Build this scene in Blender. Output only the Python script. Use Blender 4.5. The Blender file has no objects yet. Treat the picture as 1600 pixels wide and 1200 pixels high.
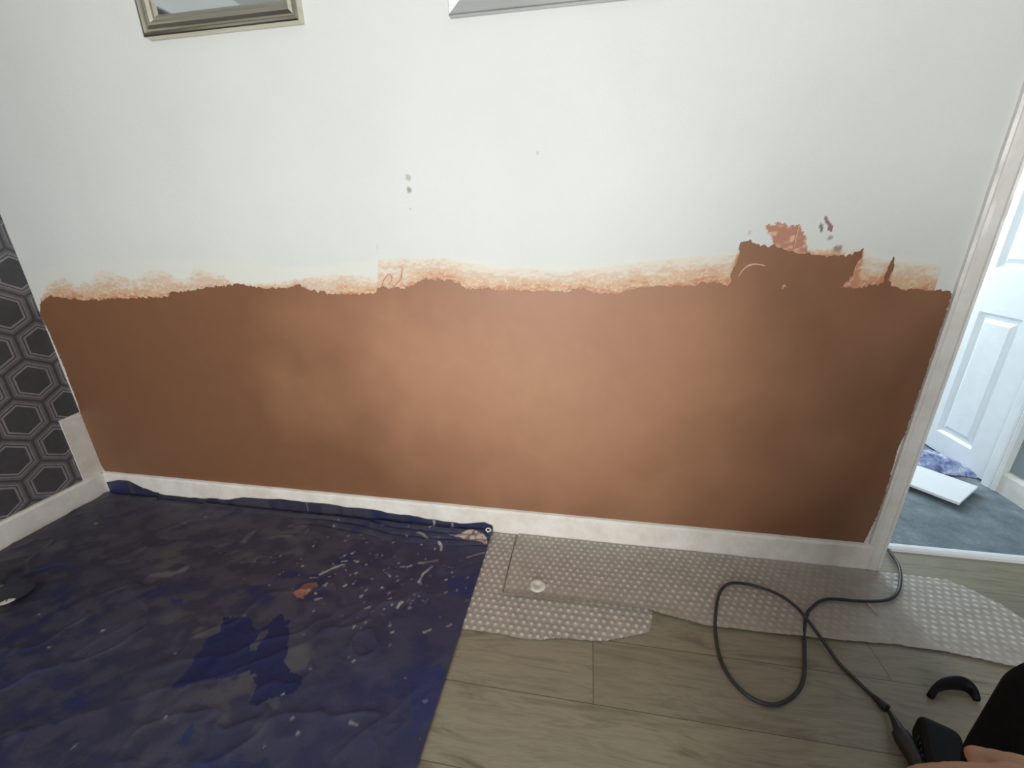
import bpy, bmesh, math, random
import numpy as np
from mathutils import Vector, Matrix
from mathutils.geometry import delaunay_2d_cdt
random.seed(7)
S = bpy.context.scene
C = S.collection
V = Vector

# ------------------------------------------------------------------ camera
F_PX, PITCH, YAW, ROLL = 655.066, 0.347722, -0.177744, -0.0172165
CAM = V((2.1518, -1.32535, 1.1))
FW = V((math.sin(YAW)*math.cos(PITCH), math.cos(YAW)*math.cos(PITCH), -math.sin(PITCH)))
R0 = V((math.cos(YAW), -math.sin(YAW), 0)); U0 = R0.cross(FW)
RT = math.cos(ROLL)*R0 + math.sin(ROLL)*U0
UP = -math.sin(ROLL)*R0 + math.cos(ROLL)*U0
cd = bpy.data.cameras.new('camera'); cam = bpy.data.objects.new('camera', cd); C.objects.link(cam)
cd.sensor_width = 36; cd.lens = F_PX/1600*36; cd.clip_start = 0.02
m = Matrix((RT, UP, -FW)).transposed().to_4x4(); m.translation = CAM
cam.matrix_world = m; S.camera = cam

# ------------------------------------------------------------------ light, world, exposure
S.view_settings.view_transform = 'Standard'; S.view_settings.look = 'None'
S.view_settings.gamma = 1; S.view_settings.use_curve_mapping = False
S.view_settings.exposure = 0.0
W = bpy.data.worlds.new('world'); S.world = W; W.use_nodes = True
W.node_tree.nodes['Background'].inputs[0].default_value = (.80, .88, 1, 1)
W.node_tree.nodes['Background'].inputs[1].default_value = 1.0
ROOM_Y = -3.3          # wall behind the photographer, with the window
CEIL = 2.35
HALL_Y = 2.3           # far end of the hallway, with the glazed front door light
def area(name, loc, rot, sx, sy, power, col, spread):
    l = bpy.data.lights.new(name, 'AREA'); l.shape = 'RECTANGLE'; l.size = sx; l.size_y = sy
    l.energy = power; l.color = col; l.spread = math.radians(spread)
    o = bpy.data.objects.new(name, l); C.objects.link(o); o.location = loc; o.rotation_euler = rot
    return o
area('window_daylight', (1.85, ROOM_Y-.02, 1.25), (math.radians(90), 0, 0), 1.5, 1.7, 53, (1, .99, .955), 125)
area('hall_daylight', (3.52, HALL_Y-.03, 1.35), (math.radians(-90), 0, 0), .5, 1.5, 37, (.80, .92, 1), 180)

# ------------------------------------------------------------------ pixel back-projection onto the real planes
def P(u, v, ax=2, val=0.0):
    d = RT*((u-800)/F_PX) - UP*((v-600)/F_PX) + FW
    return CAM + d*((val-CAM[ax])/d[ax])

# ------------------------------------------------------------------ numpy noise
def _h(i, j, s):
    n = (i*374761393 + j*668265263 + s*974634777) & 0xffffffff
    n = ((n ^ (n >> 13))*1274126177) & 0xffffffff
    return ((n ^ (n >> 16)) & 0xffff)/65535.0
def vn(x, y, s=0):
    x = np.asarray(x, float); y = np.asarray(y, float)
    i = np.floor(x).astype(np.int64); j = np.floor(y).astype(np.int64)
    fx = x-i; fy = y-j; fx = fx*fx*(3-2*fx); fy = fy*fy*(3-2*fy)
    a = _h(i, j, s); b = _h(i+1, j, s); c = _h(i, j+1, s); d = _h(i+1, j+1, s)
    return (a*(1-fx)+b*fx)*(1-fy) + (c*(1-fx)+d*fx)*fy
def fbm(x, y, s=0, o=4):
    r = 0; a = .5; t = 0
    for k in range(o):
        r = r + a*vn(x*2**k+k*17.3, y*2**k+k*9.1, s+k); t += a; a *= .5
    return r/t
def sst(a, b, x):
    t = np.clip((x-a)/(b-a), 0, 1); return t*t*(3-2*t)
def inpoly(x, y, poly):
    r = np.zeros(x.shape, bool); n = len(poly)
    for k in range(n):
        x1, y1 = poly[k]; x2, y2 = poly[(k+1) % n]
        if y1 == y2: continue
        c = ((y1 > y) != (y2 > y)) & (x < (x2-x1)*(y-y1)/(y2-y1)+x1)
        r ^= c
    return r
def segdist(x, y, pts):
    d = np.full(x.shape, 1e9)
    for (x1, y1), (x2, y2) in zip(pts[:-1], pts[1:]):
        dx, dy = x2-x1, y2-y1; L = dx*dx+dy*dy+1e-12
        t = np.clip(((x-x1)*dx+(y-y1)*dy)/L, 0, 1)
        d = np.minimum(d, np.hypot(x-x1-t*dx, y-y1-t*dy))
    return d

# ------------------------------------------------------------------ materials
def srgb(r, g, b):
    f = lambda c: (c/255/12.92) if c/255 <= .04045 else ((c/255+.055)/1.055)**2.4
    return (f(r), f(g), f(b), 1)
class Mat:
    def __init__(s, name, col=(.5, .5, .5, 1), rough=.5, metal=0, spec=.5):
        s.m = bpy.data.materials.new(name); s.m.use_nodes = True
        s.nt = s.m.node_tree; s.b = s.nt.nodes['Principled BSDF']
        s.b.inputs['Base Color'].default_value = col
        s.b.inputs['Roughness'].default_value = rough
        s.b.inputs['Metallic'].default_value = metal
        s.b.inputs['Specular IOR Level'].default_value = spec
    def n(s, t, **k):
        n = s.nt.nodes.new(t)
        for a, v in k.items():
            if a.startswith('i_'): n.inputs[a[2:].replace('_', ' ')].default_value = v
            else: setattr(n, a, v)
        return n
    def l(s, a, b): s.nt.links.new(a, b)
    def coord(s, scale=(1, 1, 1), loc=(0, 0, 0), rot=(0, 0, 0)):
        tc = s.n('ShaderNodeTexCoord'); mp = s.n('ShaderNodeMapping')
        mp.inputs['Scale'].default_value = scale; mp.inputs['Location'].default_value = loc
        mp.inputs['Rotation'].default_value = rot
        s.l(tc.outputs['Object'], mp.inputs['Vector']); return mp.outputs['Vector']
    def noise(s, scale, detail=4, vec=None, rough=.55, dist=0):
        n = s.n('ShaderNodeTexNoise'); n.inputs['Scale'].default_value = scale
        n.inputs['Detail'].default_value = detail; n.inputs['Roughness'].default_value = rough
        n.inputs['Distortion'].default_value = dist
        s.l(vec if vec else s.coord(), n.inputs['Vector']); return n.outputs['Fac']
    def ramp(s, fac, stops, interp='LINEAR'):
        r = s.n('ShaderNodeValToRGB'); e = r.color_ramp.elements; r.color_ramp.interpolation = interp
        while len(e) > 1: e.remove(e[-1])
        e[0].position = stops[0][0]; e[0].color = stops[0][1]
        for p, c in stops[1:]:
            x = e.new(p); x.color = c
        s.l(fac, r.inputs[0]); return r.outputs[0]
    def mix(s, fac, a, b, mode='MIX'):
        n = s.n('ShaderNodeMix', data_type='RGBA', blend_type=mode)
        for sock, v in ((n.inputs[0], fac), (n.inputs[6], a), (n.inputs[7], b)):
            if isinstance(v, (int, float)): sock.default_value = v
            elif isinstance(v, tuple): sock.default_value = v
            else: s.l(v, sock)
        return n.outputs[2]
    def math(s, op, a, b=None, c=None):
        n = s.n('ShaderNodeMath', operation=op)
        for i, v in enumerate((a, b, c)):
            if v is None: continue
            if isinstance(v, (int, float)): n.inputs[i].default_value = v
            else: s.l(v, n.inputs[i])
        return n.outputs[0]
    def base(s, c): s.l(c, s.b.inputs['Base Color'])
    def bump(s, h, strength=.3, dist=.002):
        b = s.n('ShaderNodeBump'); b.inputs['Strength'].default_value = strength
        b.inputs['Distance'].default_value = dist
        s.l(h, b.inputs['Height']); s.l(b.outputs[0], s.b.inputs['Normal'])
    def attr(s, name):
        a = s.n('ShaderNodeAttribute', attribute_name=name); return a
g = lambda v: (v, v, v, 1)
def simple(name, col, rough=.5, metal=0, var=.08, scale=20, bump=0, spec=.5):
    M = Mat(name, col, rough, metal, spec)
    n = M.noise(scale, 4)
    d = tuple(max(0, c*(1-var)) for c in col[:3])+(1,); e = tuple(min(1, c*(1+var)) for c in col[:3])+(1,)
    M.base(M.ramp(n, [(.3, d), (.7, e)]))
    if bump: M.bump(M.noise(scale*6, 3), bump, .002)
    return M.m

WHITE = (.655, .672, .655, 1)
def mat_backwall():
    M = Mat('painted_wall_with_scrapes', WHITE, .55)
    a = M.attr('paint')
    big = M.noise(2.2, 3)
    wcol = M.ramp(big, [(.3, (.635, .652, .635, 1)), (.7, (.675, .69, .675, 1))])
    M.base(M.mix(a.outputs['Alpha'], wcol, a.outputs['Color']))
    b1 = M.noise(60, 5, rough=.65); b2 = M.noise(420, 2)
    M.bump(M.math('ADD', b1, M.math('MULTIPLY', b2, .35)), .35, .0025)
    return M.m
def mat_plaster():
    M = Mat('drying_plaster_painted_falloff', (.4, .2, .12, 1), .5, spec=.6)
    # light falloff put into the colour: pale centre, darker outward; noise adds damp blotches
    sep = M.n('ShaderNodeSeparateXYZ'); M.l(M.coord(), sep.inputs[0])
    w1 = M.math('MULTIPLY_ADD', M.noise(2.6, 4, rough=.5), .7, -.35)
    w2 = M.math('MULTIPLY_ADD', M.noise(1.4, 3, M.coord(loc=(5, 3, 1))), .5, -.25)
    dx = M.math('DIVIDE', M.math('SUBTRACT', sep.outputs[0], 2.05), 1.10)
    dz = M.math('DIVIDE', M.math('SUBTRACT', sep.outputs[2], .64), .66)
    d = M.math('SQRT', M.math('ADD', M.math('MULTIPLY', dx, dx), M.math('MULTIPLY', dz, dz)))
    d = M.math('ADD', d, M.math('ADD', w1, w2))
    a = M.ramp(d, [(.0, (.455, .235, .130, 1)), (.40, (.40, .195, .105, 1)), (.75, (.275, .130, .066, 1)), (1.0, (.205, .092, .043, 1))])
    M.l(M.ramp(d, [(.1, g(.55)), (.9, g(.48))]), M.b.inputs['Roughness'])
    n2 = M.noise(14, 5, rough=.7); b = M.ramp(n2, [(.25, g(.90)), (.75, g(1))])
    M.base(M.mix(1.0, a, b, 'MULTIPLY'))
    M.bump(M.noise(35, 6, rough=.7), .14, .002)
    return M.m
def mat_white(name, col=WHITE, rough=.4, grime=.12, bump=.15):
    M = Mat(name, col, rough)
    n = M.noise(9, 6, rough=.7)
    d = tuple(c*(1-grime*(1+.3*i)) for i, c in enumerate(col[:3]))+(1,)
    M.base(M.ramp(n, [(.32, d), (.6, col)]))
    M.bump(M.noise(70, 3), bump, .001)
    return M.m
def mat_wallpaper():
    M = Mat('hexagon_wallpaper', g(.1), .45)
    tc = M.n('ShaderNodeTexCoord'); sp = M.n('ShaderNodeSeparateXYZ'); M.l(tc.outputs['Object'], sp.inputs[0])
    s = .157; h = s*math.sqrt(3)
    def cell(oy, oz):
        y = M.math('SUBTRACT', M.math('FLOORED_MODULO', M.math('ADD', sp.outputs[1], oy), s), s/2)
        z = M.math('SUBTRACT', M.math('FLOORED_MODULO', M.math('ADD', sp.outputs[2], oz), h), h/2)
        y = M.math('ABSOLUTE', y); z = M.math('ABSOLUTE', z)
        return M.math('MAXIMUM', y, M.math('ADD', M.math('MULTIPLY', y, .5), M.math('MULTIPLY', z, .866)))
    oy = .183+s/2; oz = -.168+h/2
    d = M.math('DIVIDE', M.math('MINIMUM', cell(oy, oz), cell(oy+s/2, oz+h/2)), s/2)
    dk = srgb(74, 73, 77); lt = srgb(142, 140, 142); md = srgb(108, 106, 110); ln = srgb(78, 76, 79)
    col = M.ramp(d, [(0, dk), (.62, dk), (.64, lt), (.70, lt), (.72, ln), (.76, ln), (.78, lt), (.86, md), (.93, md), (.95, ln), (1, ln)])
    n = M.noise(45, 4); n2 = M.noise(900, 2)
    sh = M.ramp(n, [(.3, g(.8)), (.7, g(1))])
    M.base(M.mix(1.0, col, sh, 'MULTIPLY'))
    M.l(M.ramp(d, [(.62, g(.6)), (.66, g(.35))]), M.b.inputs['Roughness'])
    M.bump(M.math('ADD', M.math('MULTIPLY', d, .0), n2), .25, .001)
    return M.m
def mat_planks():
    M = Mat('grey_oak_vinyl_planks', g(.2), .42)
    vec = M.coord(loc=(-2.212+4.8, .6+1.8+.18, 0))
    b = M.n('ShaderNodeTexBrick', offset=.37, offset_frequency=2, squash=1)
    M.l(vec, b.inputs['Vector'])
    b.inputs['Color1'].default_value = g(.0); b.inputs['Color2'].default_value = g(1)
    b.inputs['Mortar'].default_value = g(.5); b.inputs['Scale'].default_value = 1
    b.inputs['Mortar Size'].default_value = .0; b.inputs['Brick Width'].default_value = 1.2
    b.inputs['Row Height'].default_value = .18; b.inputs['Bias'].default_value = 0
    tone = M.ramp(b.outputs['Color'], [(0, srgb(118, 108, 92)), (.5, srgb(132, 124, 106)), (1, srgb(142, 134, 112))])
    sx = M.n('ShaderNodeVectorMath', operation='MULTIPLY_ADD')
    M.l(b.outputs['Color'], sx.inputs[0]); sx.inputs[1].default_value = (7, 3, 5)
    M.l(M.coord(scale=(2.2, 16, 1)), sx.inputs[2])
    gr = M.noise(1.6, 8, sx.outputs[0], .65, 1.1)
    gr2 = M.noise(6, 6, sx.outputs[0], .7, .3)
    k = M.ramp(gr, [(.28, g(.50)), (.42, g(.90)), (.52, g(1.08)), (.6, g(.92)), (.72, g(.70))])
    k2 = M.ramp(gr2, [(.3, g(.84)), (.6, g(1))])
    c = M.mix(1.0, M.mix(1.0, tone, k, 'MULTIPLY'), k2, 'MULTIPLY')
    b2 = M.n('ShaderNodeTexBrick', offset=.37, offset_frequency=2)
    M.l(vec, b2.inputs['Vector']); b2.inputs['Scale'].default_value = 1
    b2.inputs['Mortar Size'].default_value = .0012; b2.inputs['Brick Width'].default_value = 1.2; b2.inputs['Row Height'].default_value = .18
    M.base(M.mix(b2.outputs['Fac'], c, srgb(88, 80, 66)))
    M.bump(gr2, .12, .001)
    return M.m
def mat_tarp():
    M = Mat('blue_dust_sheet', (.03, .035, .1, 1), .42, spec=.4)
    a = M.attr('tarp')
    w = M.noise(180, 4, rough=.7)
    M.base(M.mix(1.0, a.outputs['Color'], M.ramp(w, [(.3, g(.86)), (.7, g(1))]), 'MULTIPLY'))
    M.bump(M.noise(26, 6, rough=.7, dist=.8), .5, .004)
    return M.m
def mat_wrap():
    M = Mat('bubble_wrap', (.4, .38, .36, 1), .38)
    a = M.attr('dot'); n = M.noise(30, 4)
    c = M.ramp(a.outputs['Fac'], [(0, srgb(176, 167, 156)), (.5, srgb(196, 188, 178)), (1, srgb(232, 228, 220))])
    M.base(M.mix(1.0, c, M.ramp(n, [(.3, g(.82)), (.7, g(1))]), 'MULTIPLY'))
    M.b.inputs['Alpha'].default_value = .86
    return M.m
def mat_brushed(name, col, rough):
    M = Mat(name, col, rough, 1.0)
    n = M.noise(60, 4, M.coord(scale=(.05, 1, 1)))
    d = tuple(c*.72 for c in col[:3])+(1,)
    M.base(M.ramp(n, [(.3, d), (.7, col)]))
    M.bump(M.noise(300, 2), .1, .0005)
    return M.m
def mat_carpet():
    M = Mat('blue_grey_carpet', g(.2), .95, spec=.1)
    n = M.noise(9, 6, rough=.7); n2 = M.noise(260, 3)
    a = M.ramp(n, [(.3, srgb(112, 124, 132)), (.55, srgb(142, 152, 158)), (.72, srgb(170, 178, 180))])
    M.base(M.mix(1.0, a, M.ramp(n2, [(.3, g(.72)), (.7, g(1))]), 'MULTIPLY'))
    M.bump(n2, .8, .004)
    return M.m

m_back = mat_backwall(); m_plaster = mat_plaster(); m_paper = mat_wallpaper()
m_skirt = mat_white('white_gloss_skirting', (.80, .78, .73, 1), .35, .16, .2)
m_arch = mat_white('white_gloss_architrave', (.74, .74, .71, 1), .35, .12, .2)
m_door = mat_white('white_door_paint', (.84, .86, .86, 1), .35, .05, .08)
m_ceil = simple('white_ceiling_paint', (.72, .74, .74, 1), .8, var=.02)
m_room = simple('dull_wall_paint', (.30, .30, .31, 1), .8, var=.04, scale=3)
m_hall = simple('hall_blue_grey_paint', srgb(140, 152, 155), .7, var=.04, scale=3)
m_hallw = simple('hall_white_paint', (.7, .74, .76, 1), .7, var=.03, scale=3)
m_floor = mat_planks(); m_tarp = mat_tarp(); m_wrap = mat_wrap(); m_carpet = mat_carpet()
m_champ = mat_brushed('champagne_frame_metal', (.74, .70, .57, 1), .22)
m_silver = mat_brushed('silver_frame_metal', (.68, .69, .68, 1), .38)
m_mirror = Mat('mirror_glass', (.86, .93, .93, 1), .02, 1.0).m
m_black = simple('black_rubber', (.010, .010, .011, 1), .45, var=.2, scale=40)
m_cable = simple('black_cable', (.022, .026, .028, 1), .5, var=.25, scale=60)
m_blackp = simple('black_plastic', (.004, .004, .005, 1), .6, var=.2, scale=40, spec=.2)
m_steel = mat_brushed('grey_steel', (.5, .5, .5, 1), .3)
m_white_pl = simple('white_plastic', (.85, .86, .86, 1), .3, var=.02)
m_chalk = simple('dried_plaster', (.62, .60, .54, 1), .9, var=.15, scale=60, bump=.4)
m_peach = simple('peach_plaster', srgb(214, 170, 142), .8, var=.18, scale=90, bump=.4)
m_wood = simple('pale_wood', srgb(180, 165, 140), .7, var=.15, scale=60)
m_black_cloth = simple('black_cotton', (.006, .006, .007, 1), .95, var=.2, scale=60, bump=.3, spec=.1)
m_skin = simple('skin', (.37, .19, .11, 1), .5, var=.12, scale=25, bump=.1)
m_hair = simple('dark_hair', (.02, .015, .01, 1), .6, var=.3, scale=80)
m_trowel = simple('dark_blade', (.035, .036, .05, 1), .4, var=.25, scale=30)

# ------------------------------------------------------------------ object helpers
def mesh_obj(name, verts, faces, mat, parent=None, smooth=False):
    me = bpy.data.meshes.new(name); me.from_pydata([tuple(v) for v in verts], [], faces); me.update()
    if mat: me.materials.append(mat)
    if smooth: me.polygons.foreach_set('use_smooth', [True]*len(me.polygons))
    o = bpy.data.objects.new(name, me); C.objects.link(o)
    if parent: o.parent = parent
    return o
def bm_obj(name, bm, mat, parent=None, smooth=False, bevel=0, seg=2):
    bmesh.ops.recalc_face_normals(bm, faces=bm.faces)
    me = bpy.data.meshes.new(name); bm.to_mesh(me); bm.free(); me.materials.append(mat)
    if smooth: me.polygons.foreach_set('use_smooth', [True]*len(me.polygons))
    o = bpy.data.objects.new(name, me); C.objects.link(o)
    if parent: o.parent = parent
    if bevel:
        b = o.modifiers.new('bevel', 'BEVEL'); b.width = bevel; b.segments = seg; b.limit_method = 'ANGLE'
    return o
def tag(o, label, cat, group=None, kind=None):
    if label: o['label'] = label
    if cat: o['category'] = cat
    if group: o['group'] = group
    if kind: o['kind'] = kind
    return o
def struct(o, label=None):
    o['kind'] = 'structure'
    if label: o['label'] = label
    return o
def empty(name, loc, rz=0):
    o = bpy.data.objects.new(name, None); C.objects.link(o); o.location = loc; o.rotation_euler = (0, 0, rz)
    o.empty_display_size = .05
    return o
def add_box(bm, a, b, M=None):
    x0, y0, z0 = a; x1, y1, z1 = b
    vs = [bm.verts.new(V(p) if M is None else M @ V(p)) for p in
          ((x0,y0,z0),(x1,y0,z0),(x1,y1,z0),(x0,y1,z0),(x0,y0,z1),(x1,y0,z1),(x1,y1,z1),(x0,y1,z1))]
    for f in ((0,3,2,1),(4,5,6,7),(0,1,5,4),(1,2,6,5),(2,3,7,6),(3,0,4,7)): bm.faces.new([vs[i] for i in f])
def box(name, a, b, mat, parent=None, bevel=0):
    bm = bmesh.new(); add_box(bm, a, b); return bm_obj(name, bm, mat, parent, bevel=bevel)
def sweep(name, prof, axis, a, b, mat, parent=None, wob=0, seg=1):
    """prof: closed 2-D profile; axis 0/1/2 the extrusion axis; the other two in xyz order"""
    n = len(prof); vs = []; fs = []
    for k in range(seg+1):
        t = a+(b-a)*k/seg
        for i, (p, q) in enumerate(prof):
            w = wob*(2*vn(t*23+i*7, i*3.1, 3)-1) if wob else 0
            p2, q2 = p+w, q+w*.7
            vs.append({0: (t, p2, q2), 1: (p2, t, q2), 2: (p2, q2, t)}[axis])
    for k in range(seg):
        for i in range(n):
            j = (i+1) % n; fs.append((k*n+i, k*n+j, (k+1)*n+j, (k+1)*n+i))
    fs.append(tuple(range(n))[::-1]); fs.append(tuple(seg*n+i for i in range(n)))
    bm = bmesh.new(); me = bpy.data.meshes.new('t'); me.from_pydata([tuple(float(c) for c in v) for v in vs], [], fs); bm.from_mesh(me)
    bpy.data.meshes.remove(me)
    return bm_obj(name, bm, mat, parent)
def smooth_path(pts, n=8):
    pts = [V(p) for p in pts]; out = []
    for i in range(len(pts)-1):
        p0 = pts[max(i-1, 0)]; p1 = pts[i]; p2 = pts[i+1]; p3 = pts[min(i+2, len(pts)-1)]
        for k in range(n):
            t = k/n
            out.append(.5*((2*p1)+(p2-p0)*t+(2*p0-5*p1+4*p2-p3)*t*t+(3*p1-p0-3*p2+p3)*t**3))
    out.append(pts[-1]); return out
def tube(name, pts, r, mat, parent=None, ring=10, smooth=True):
    vs = []; fs = []; n = len(pts); rr = r if callable(r) else (lambda t: r)
    up = V((0, 0, 1)); prev = None
    for i, p in enumerate(pts):
        t = (pts[min(i+1, n-1)]-pts[max(i-1, 0)]).normalized()
        if prev is None:
            a = t.cross(up); a = a.normalized() if a.length > .05 else t.cross(V((1, 0, 0))).normalized()
        else:
            a = (prev-t*prev.dot(t)).normalized()
        prev = a; b = t.cross(a)
        for k in range(ring):
            an = 2*math.pi*k/ring
            vs.append(p+(a*math.cos(an)+b*math.sin(an))*rr(i/(n-1)))
    for i in range(n-1):
        for k in range(ring):
            j = (k+1) % ring; fs.append((i*ring+k, i*ring+j, (i+1)*ring+j, (i+1)*ring+k))
    fs.append(tuple(range(ring))[::-1]); fs.append(tuple((n-1)*ring+k for k in range(ring)))
    return mesh_obj(name, vs, fs, mat, parent, smooth)
def grid_mesh(name, xs, ys, fn, mat, keep=None, parent=None, smooth=True):
    """xs, ys 1-D arrays; fn(X,Y)->(x,y,z) arrays; keep(X,Y) bool per vertex"""
    X, Y = np.meshgrid(xs, ys); x, y, z = fn(X, Y)
    co = np.stack([x.ravel(), y.ravel(), z.ravel()], 1)
    ny, nx = X.shape; idx = np.arange(nx*ny).reshape(ny, nx)
    q = np.stack([idx[:-1, :-1], idx[:-1, 1:], idx[1:, 1:], idx[1:, :-1]], -1)
    if keep is not None:
        K = keep(X, Y); q = q[K[:-1, :-1] & K[:-1, 1:] & K[1:, 1:] & K[1:, :-1]]
    q = q.reshape(-1, 4)
    used, inv = np.unique(q, return_inverse=True); q = inv.reshape(-1, 4); co = co[used]
    me = bpy.data.meshes.new(name)
    me.vertices.add(len(co)); me.vertices.foreach_set('co', co.ravel())
    me.loops.add(len(q)*4); me.loops.foreach_set('vertex_index', q.ravel().astype(np.int32))
    me.polygons.add(len(q)); me.polygons.foreach_set('loop_start', np.arange(len(q))*4)
    me.polygons.foreach_set('use_smooth', np.full(len(q), smooth))
    me.update(calc_edges=True); me.validate(); me.materials.append(mat)
    o = bpy.data.objects.new(name, me); C.objects.link(o)
    if parent: o.parent = parent
    return o, used, X.ravel()[used], Y.ravel()[used]
def vcolor(o, name, rgba):
    a = o.data.attributes.new(name, 'FLOAT_COLOR', 'POINT'); a.data.foreach_set('color', rgba.astype(np.float32).ravel())
def vfloat(o, name, f):
    a = o.data.attributes.new(name, 'FLOAT', 'POINT'); a.data.foreach_set('value', f.astype(np.float32))
def poly_slab(name, pts, z0, z1, mat, parent=None, axis=2, bevel=0):
    """flat polygon (concave allowed) extruded between z0 and z1 along axis"""
    co, ed, fa, *_ = delaunay_2d_cdt([V(p) for p in pts], [], [list(range(len(pts)))], 1, 1e-6)
    n = len(co); mk = (lambda p, w: (p[0], p[1], w)) if axis == 2 else (lambda p, w: (p[0], w, p[1]))
    vs = [mk(p, z1) for p in co]+[mk(p, z0) for p in co]
    fs = [tuple(f) for f in fa]+[tuple(n+i for i in f[::-1]) for f in fa]
    cnt = {}
    for f in fa:
        for i in range(len(f)):
            e = (f[i], f[(i+1) % len(f)]); cnt[e] = 1
    for (a, b) in list(cnt):
        if (b, a) not in cnt: fs.append((b, a, n+a, n+b))
    bm = bmesh.new(); me = bpy.data.meshes.new('t'); me.from_pydata(vs, [], fs); bm.from_mesh(me); bpy.data.meshes.remove(me)
    return bm_obj(name, bm, mat, parent, bevel=bevel)
def ragged(pts, step=.004, amp=.002, seed=0, freq=120):
    out = []; n = len(pts)
    for i in range(n):
        a = V(pts[i]); b = V(pts[(i+1) % n]); L = (b-a).length; k = max(1, int(L/step))
        nr = V((-(b-a).y, (b-a).x)).normalized() if L > 1e-6 else V((0, 0))
        for j in range(k):
            p = a.lerp(b, j/k)
            am = amp*(.4 if abs((b-a).y) > 2*abs((b-a).x) else 1)
            w = (fbm(p.x*freq, p.y*freq, seed, 3)-.5)*2*am*(0 if j == 0 else 1)
            out.append(p+nr*float(w))
    return out

# =================================================================== the room
X1, X2 = 3.118, 3.168        # architrave edges
DR = 3.93                    # right side of the doorway
TH = .12                     # wall thickness
SK = .102

# --- back wall: front face as a fine grid carrying paint marks, plus the solid body behind
pxw = lambda L: [(P(u, v, 1, 0).x, P(u, v, 1, 0).z) for u, v in L]
smear_px = [(40,470),(66,463),(72,447),(85,437),(100,434),(110,440),(122,445),(130,439),(140,443),(148,430),(158,421),(175,425),(190,431),(205,436),(215,436),(222,428),(235,421),(250,422),(265,426),(275,435),(290,438),(298,428),(303,420),(315,421),(330,428),(350,432),(362,442),(390,444),(430,443),(470,437),(500,431),(520,428),(560,431),(585,434),(589,440),(590.5,406),(597,404),(625,402),(700,404),(775,420),(825,419),(872,426),(944,417),(1012,408),(1075,400),(1137,398),(1155,392),(1349,390),(1360,400),(1385,408),(1400,410),(1430,412),(1492,414),(1500,414)]
top_px = [(40,470),(65,471),(80,463),(100,466),(115,468),(140,469),(190,466),(240,465),(262,464),(270,456),(300,455),(320,450),(350,446),(375,444),(395,448),(410,450),(450,450),(464,444),(480,452),(500,455),(515,459),(550,460),(587,459),(590,450),(597,448),(612,450),(632,451),(650,442),(662,437),(675,436),(700,437),(716,442),(731,453),(762,450),(775,455),(794,453),(825,453),(834,456),(866,455),(887,456),(903,450),(934,458),(969,458),(981,453),(1028,447),(1059,446),(1075,447),(1100,441),(1116,439),(1135,447)]
top_right_px = [(1141,439),(1142,427),(1151,410),(1155,395),(1154,390),(1156,381),(1164,377),(1172,374),(1181,382),(1200,386),(1210,382),(1222,388),(1240,394),(1247,397),(1262,395),(1272,400),(1295,400),(1312,399),(1320,401),(1330,399),(1340,393),(1349,388),(1345,402),(1335,417),(1332,430),(1320,440),(1312,450),(1340,451),(1350,447),(1370,446),(1381,440),(1385,425),(1396,401),(1395,420),(1387,436),(1390,446),(1400,450),(1425,452),(1450,454),(1475,455),(1485,461)]
side_r_px = [(1482,475),(1480,490),(1467,520),(1462,532),(1445,595),(1440,603),(1430,627),(1415,672),(1402,700),(1395,725),(1388,750),(1382,772),(1367,812),(1357,830),(1350,845)]
side_l_px = [(150,722),(150,715),(144,700),(142,685),(135,667),(127,645),(121,625),(111,600),(98,565),(85,536),(80,523),(73,509),(64,491),(64,479),(65,471)]
SM = pxw(smear_px); TP = pxw(top_px+top_right_px)
sm_x = np.array([p[0] for p in SM]); sm_z = np.array([p[1] for p in SM])
tp_x = np.array([p[0] for p in TP]); tp_z = np.array([p[1] for p in TP])
o_ = np.argsort(tp_x, kind='stable'); tp_xs = tp_x[o_]; tp_zs = tp_z[o_]
bandw = pxw([(40,425),(100,412),(200,405),(330,403),(420,409),(440,416),(520,412),(590,402),(700,400),(800,408),(900,412),(1000,402),(1140,392),(1300,385),(1500,408)])
bd_x = np.array([p[0] for p in bandw]); bd_z = np.array([p[1] for p in bandw])
patch1 = pxw([(1194,352),(1205,350),(1220,349),(1235,351),(1246,352),(1252,356),(1256,364),(1260,375),(1262,388),(1266,397),(1240,396),(1222,390),(1210,386),(1207,378),(1202,366),(1197,358)])
mark1 = pxw([(1287,339),(1291,336),(1294,338),(1298,350),(1304,360),(1300,364),(1295,361),(1290,350)])
marks = [(1283, 356, 3, 7, (95, 88, 84)), (1297, 372, 5, 4, (150, 150, 140)), (1309, 388, 6, 6, (140, 120, 110)), (638, 277, 4.5, 5, (172, 176, 166)),
         (639, 297, 4.5, 6, (140, 144, 132)), (640, 326, 2.2, 1.5, (190, 190, 182)), (840, 239, 3, 2.5, (185, 185, 182)), (1172, 363, 4, 5, (200, 190, 180)), (590, 386, 2, 8, (205, 203, 196))]
zf = np.concatenate([np.arange(.70, 1.42, .0034)])
zs_ = np.concatenate([np.linspace(0, .69, 8), zf, np.linspace(1.43, CEIL, 12)])
xs_ = np.arange(0, X2-.006, .0034)
def wall_fn(X, Z):
    d = (fbm(X*9, Z*9, 5, 3)-.5)*.0016
    return X, d*(X > .01)*(X < X2-.05), Z
ob, used, X, Z = grid_mesh('wall_back', xs_, zs_, lambda x, z: wall_fn(x, z), m_back)
me = ob.data; me.flip_normals() if me.polygons[0].normal.y > 0 else None
N1 = fbm(X*60, Z*160, 11, 4); N2 = fbm(X*180, Z*180, 21, 3); N3 = fbm(X*14, Z*90, 31, 4)
Zw = Z+(fbm(X*120, Z*120, 41, 3)-.5)*.010
Xw = X+(fbm(X*120, Z*120, 51, 3)-.5)*.010
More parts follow.
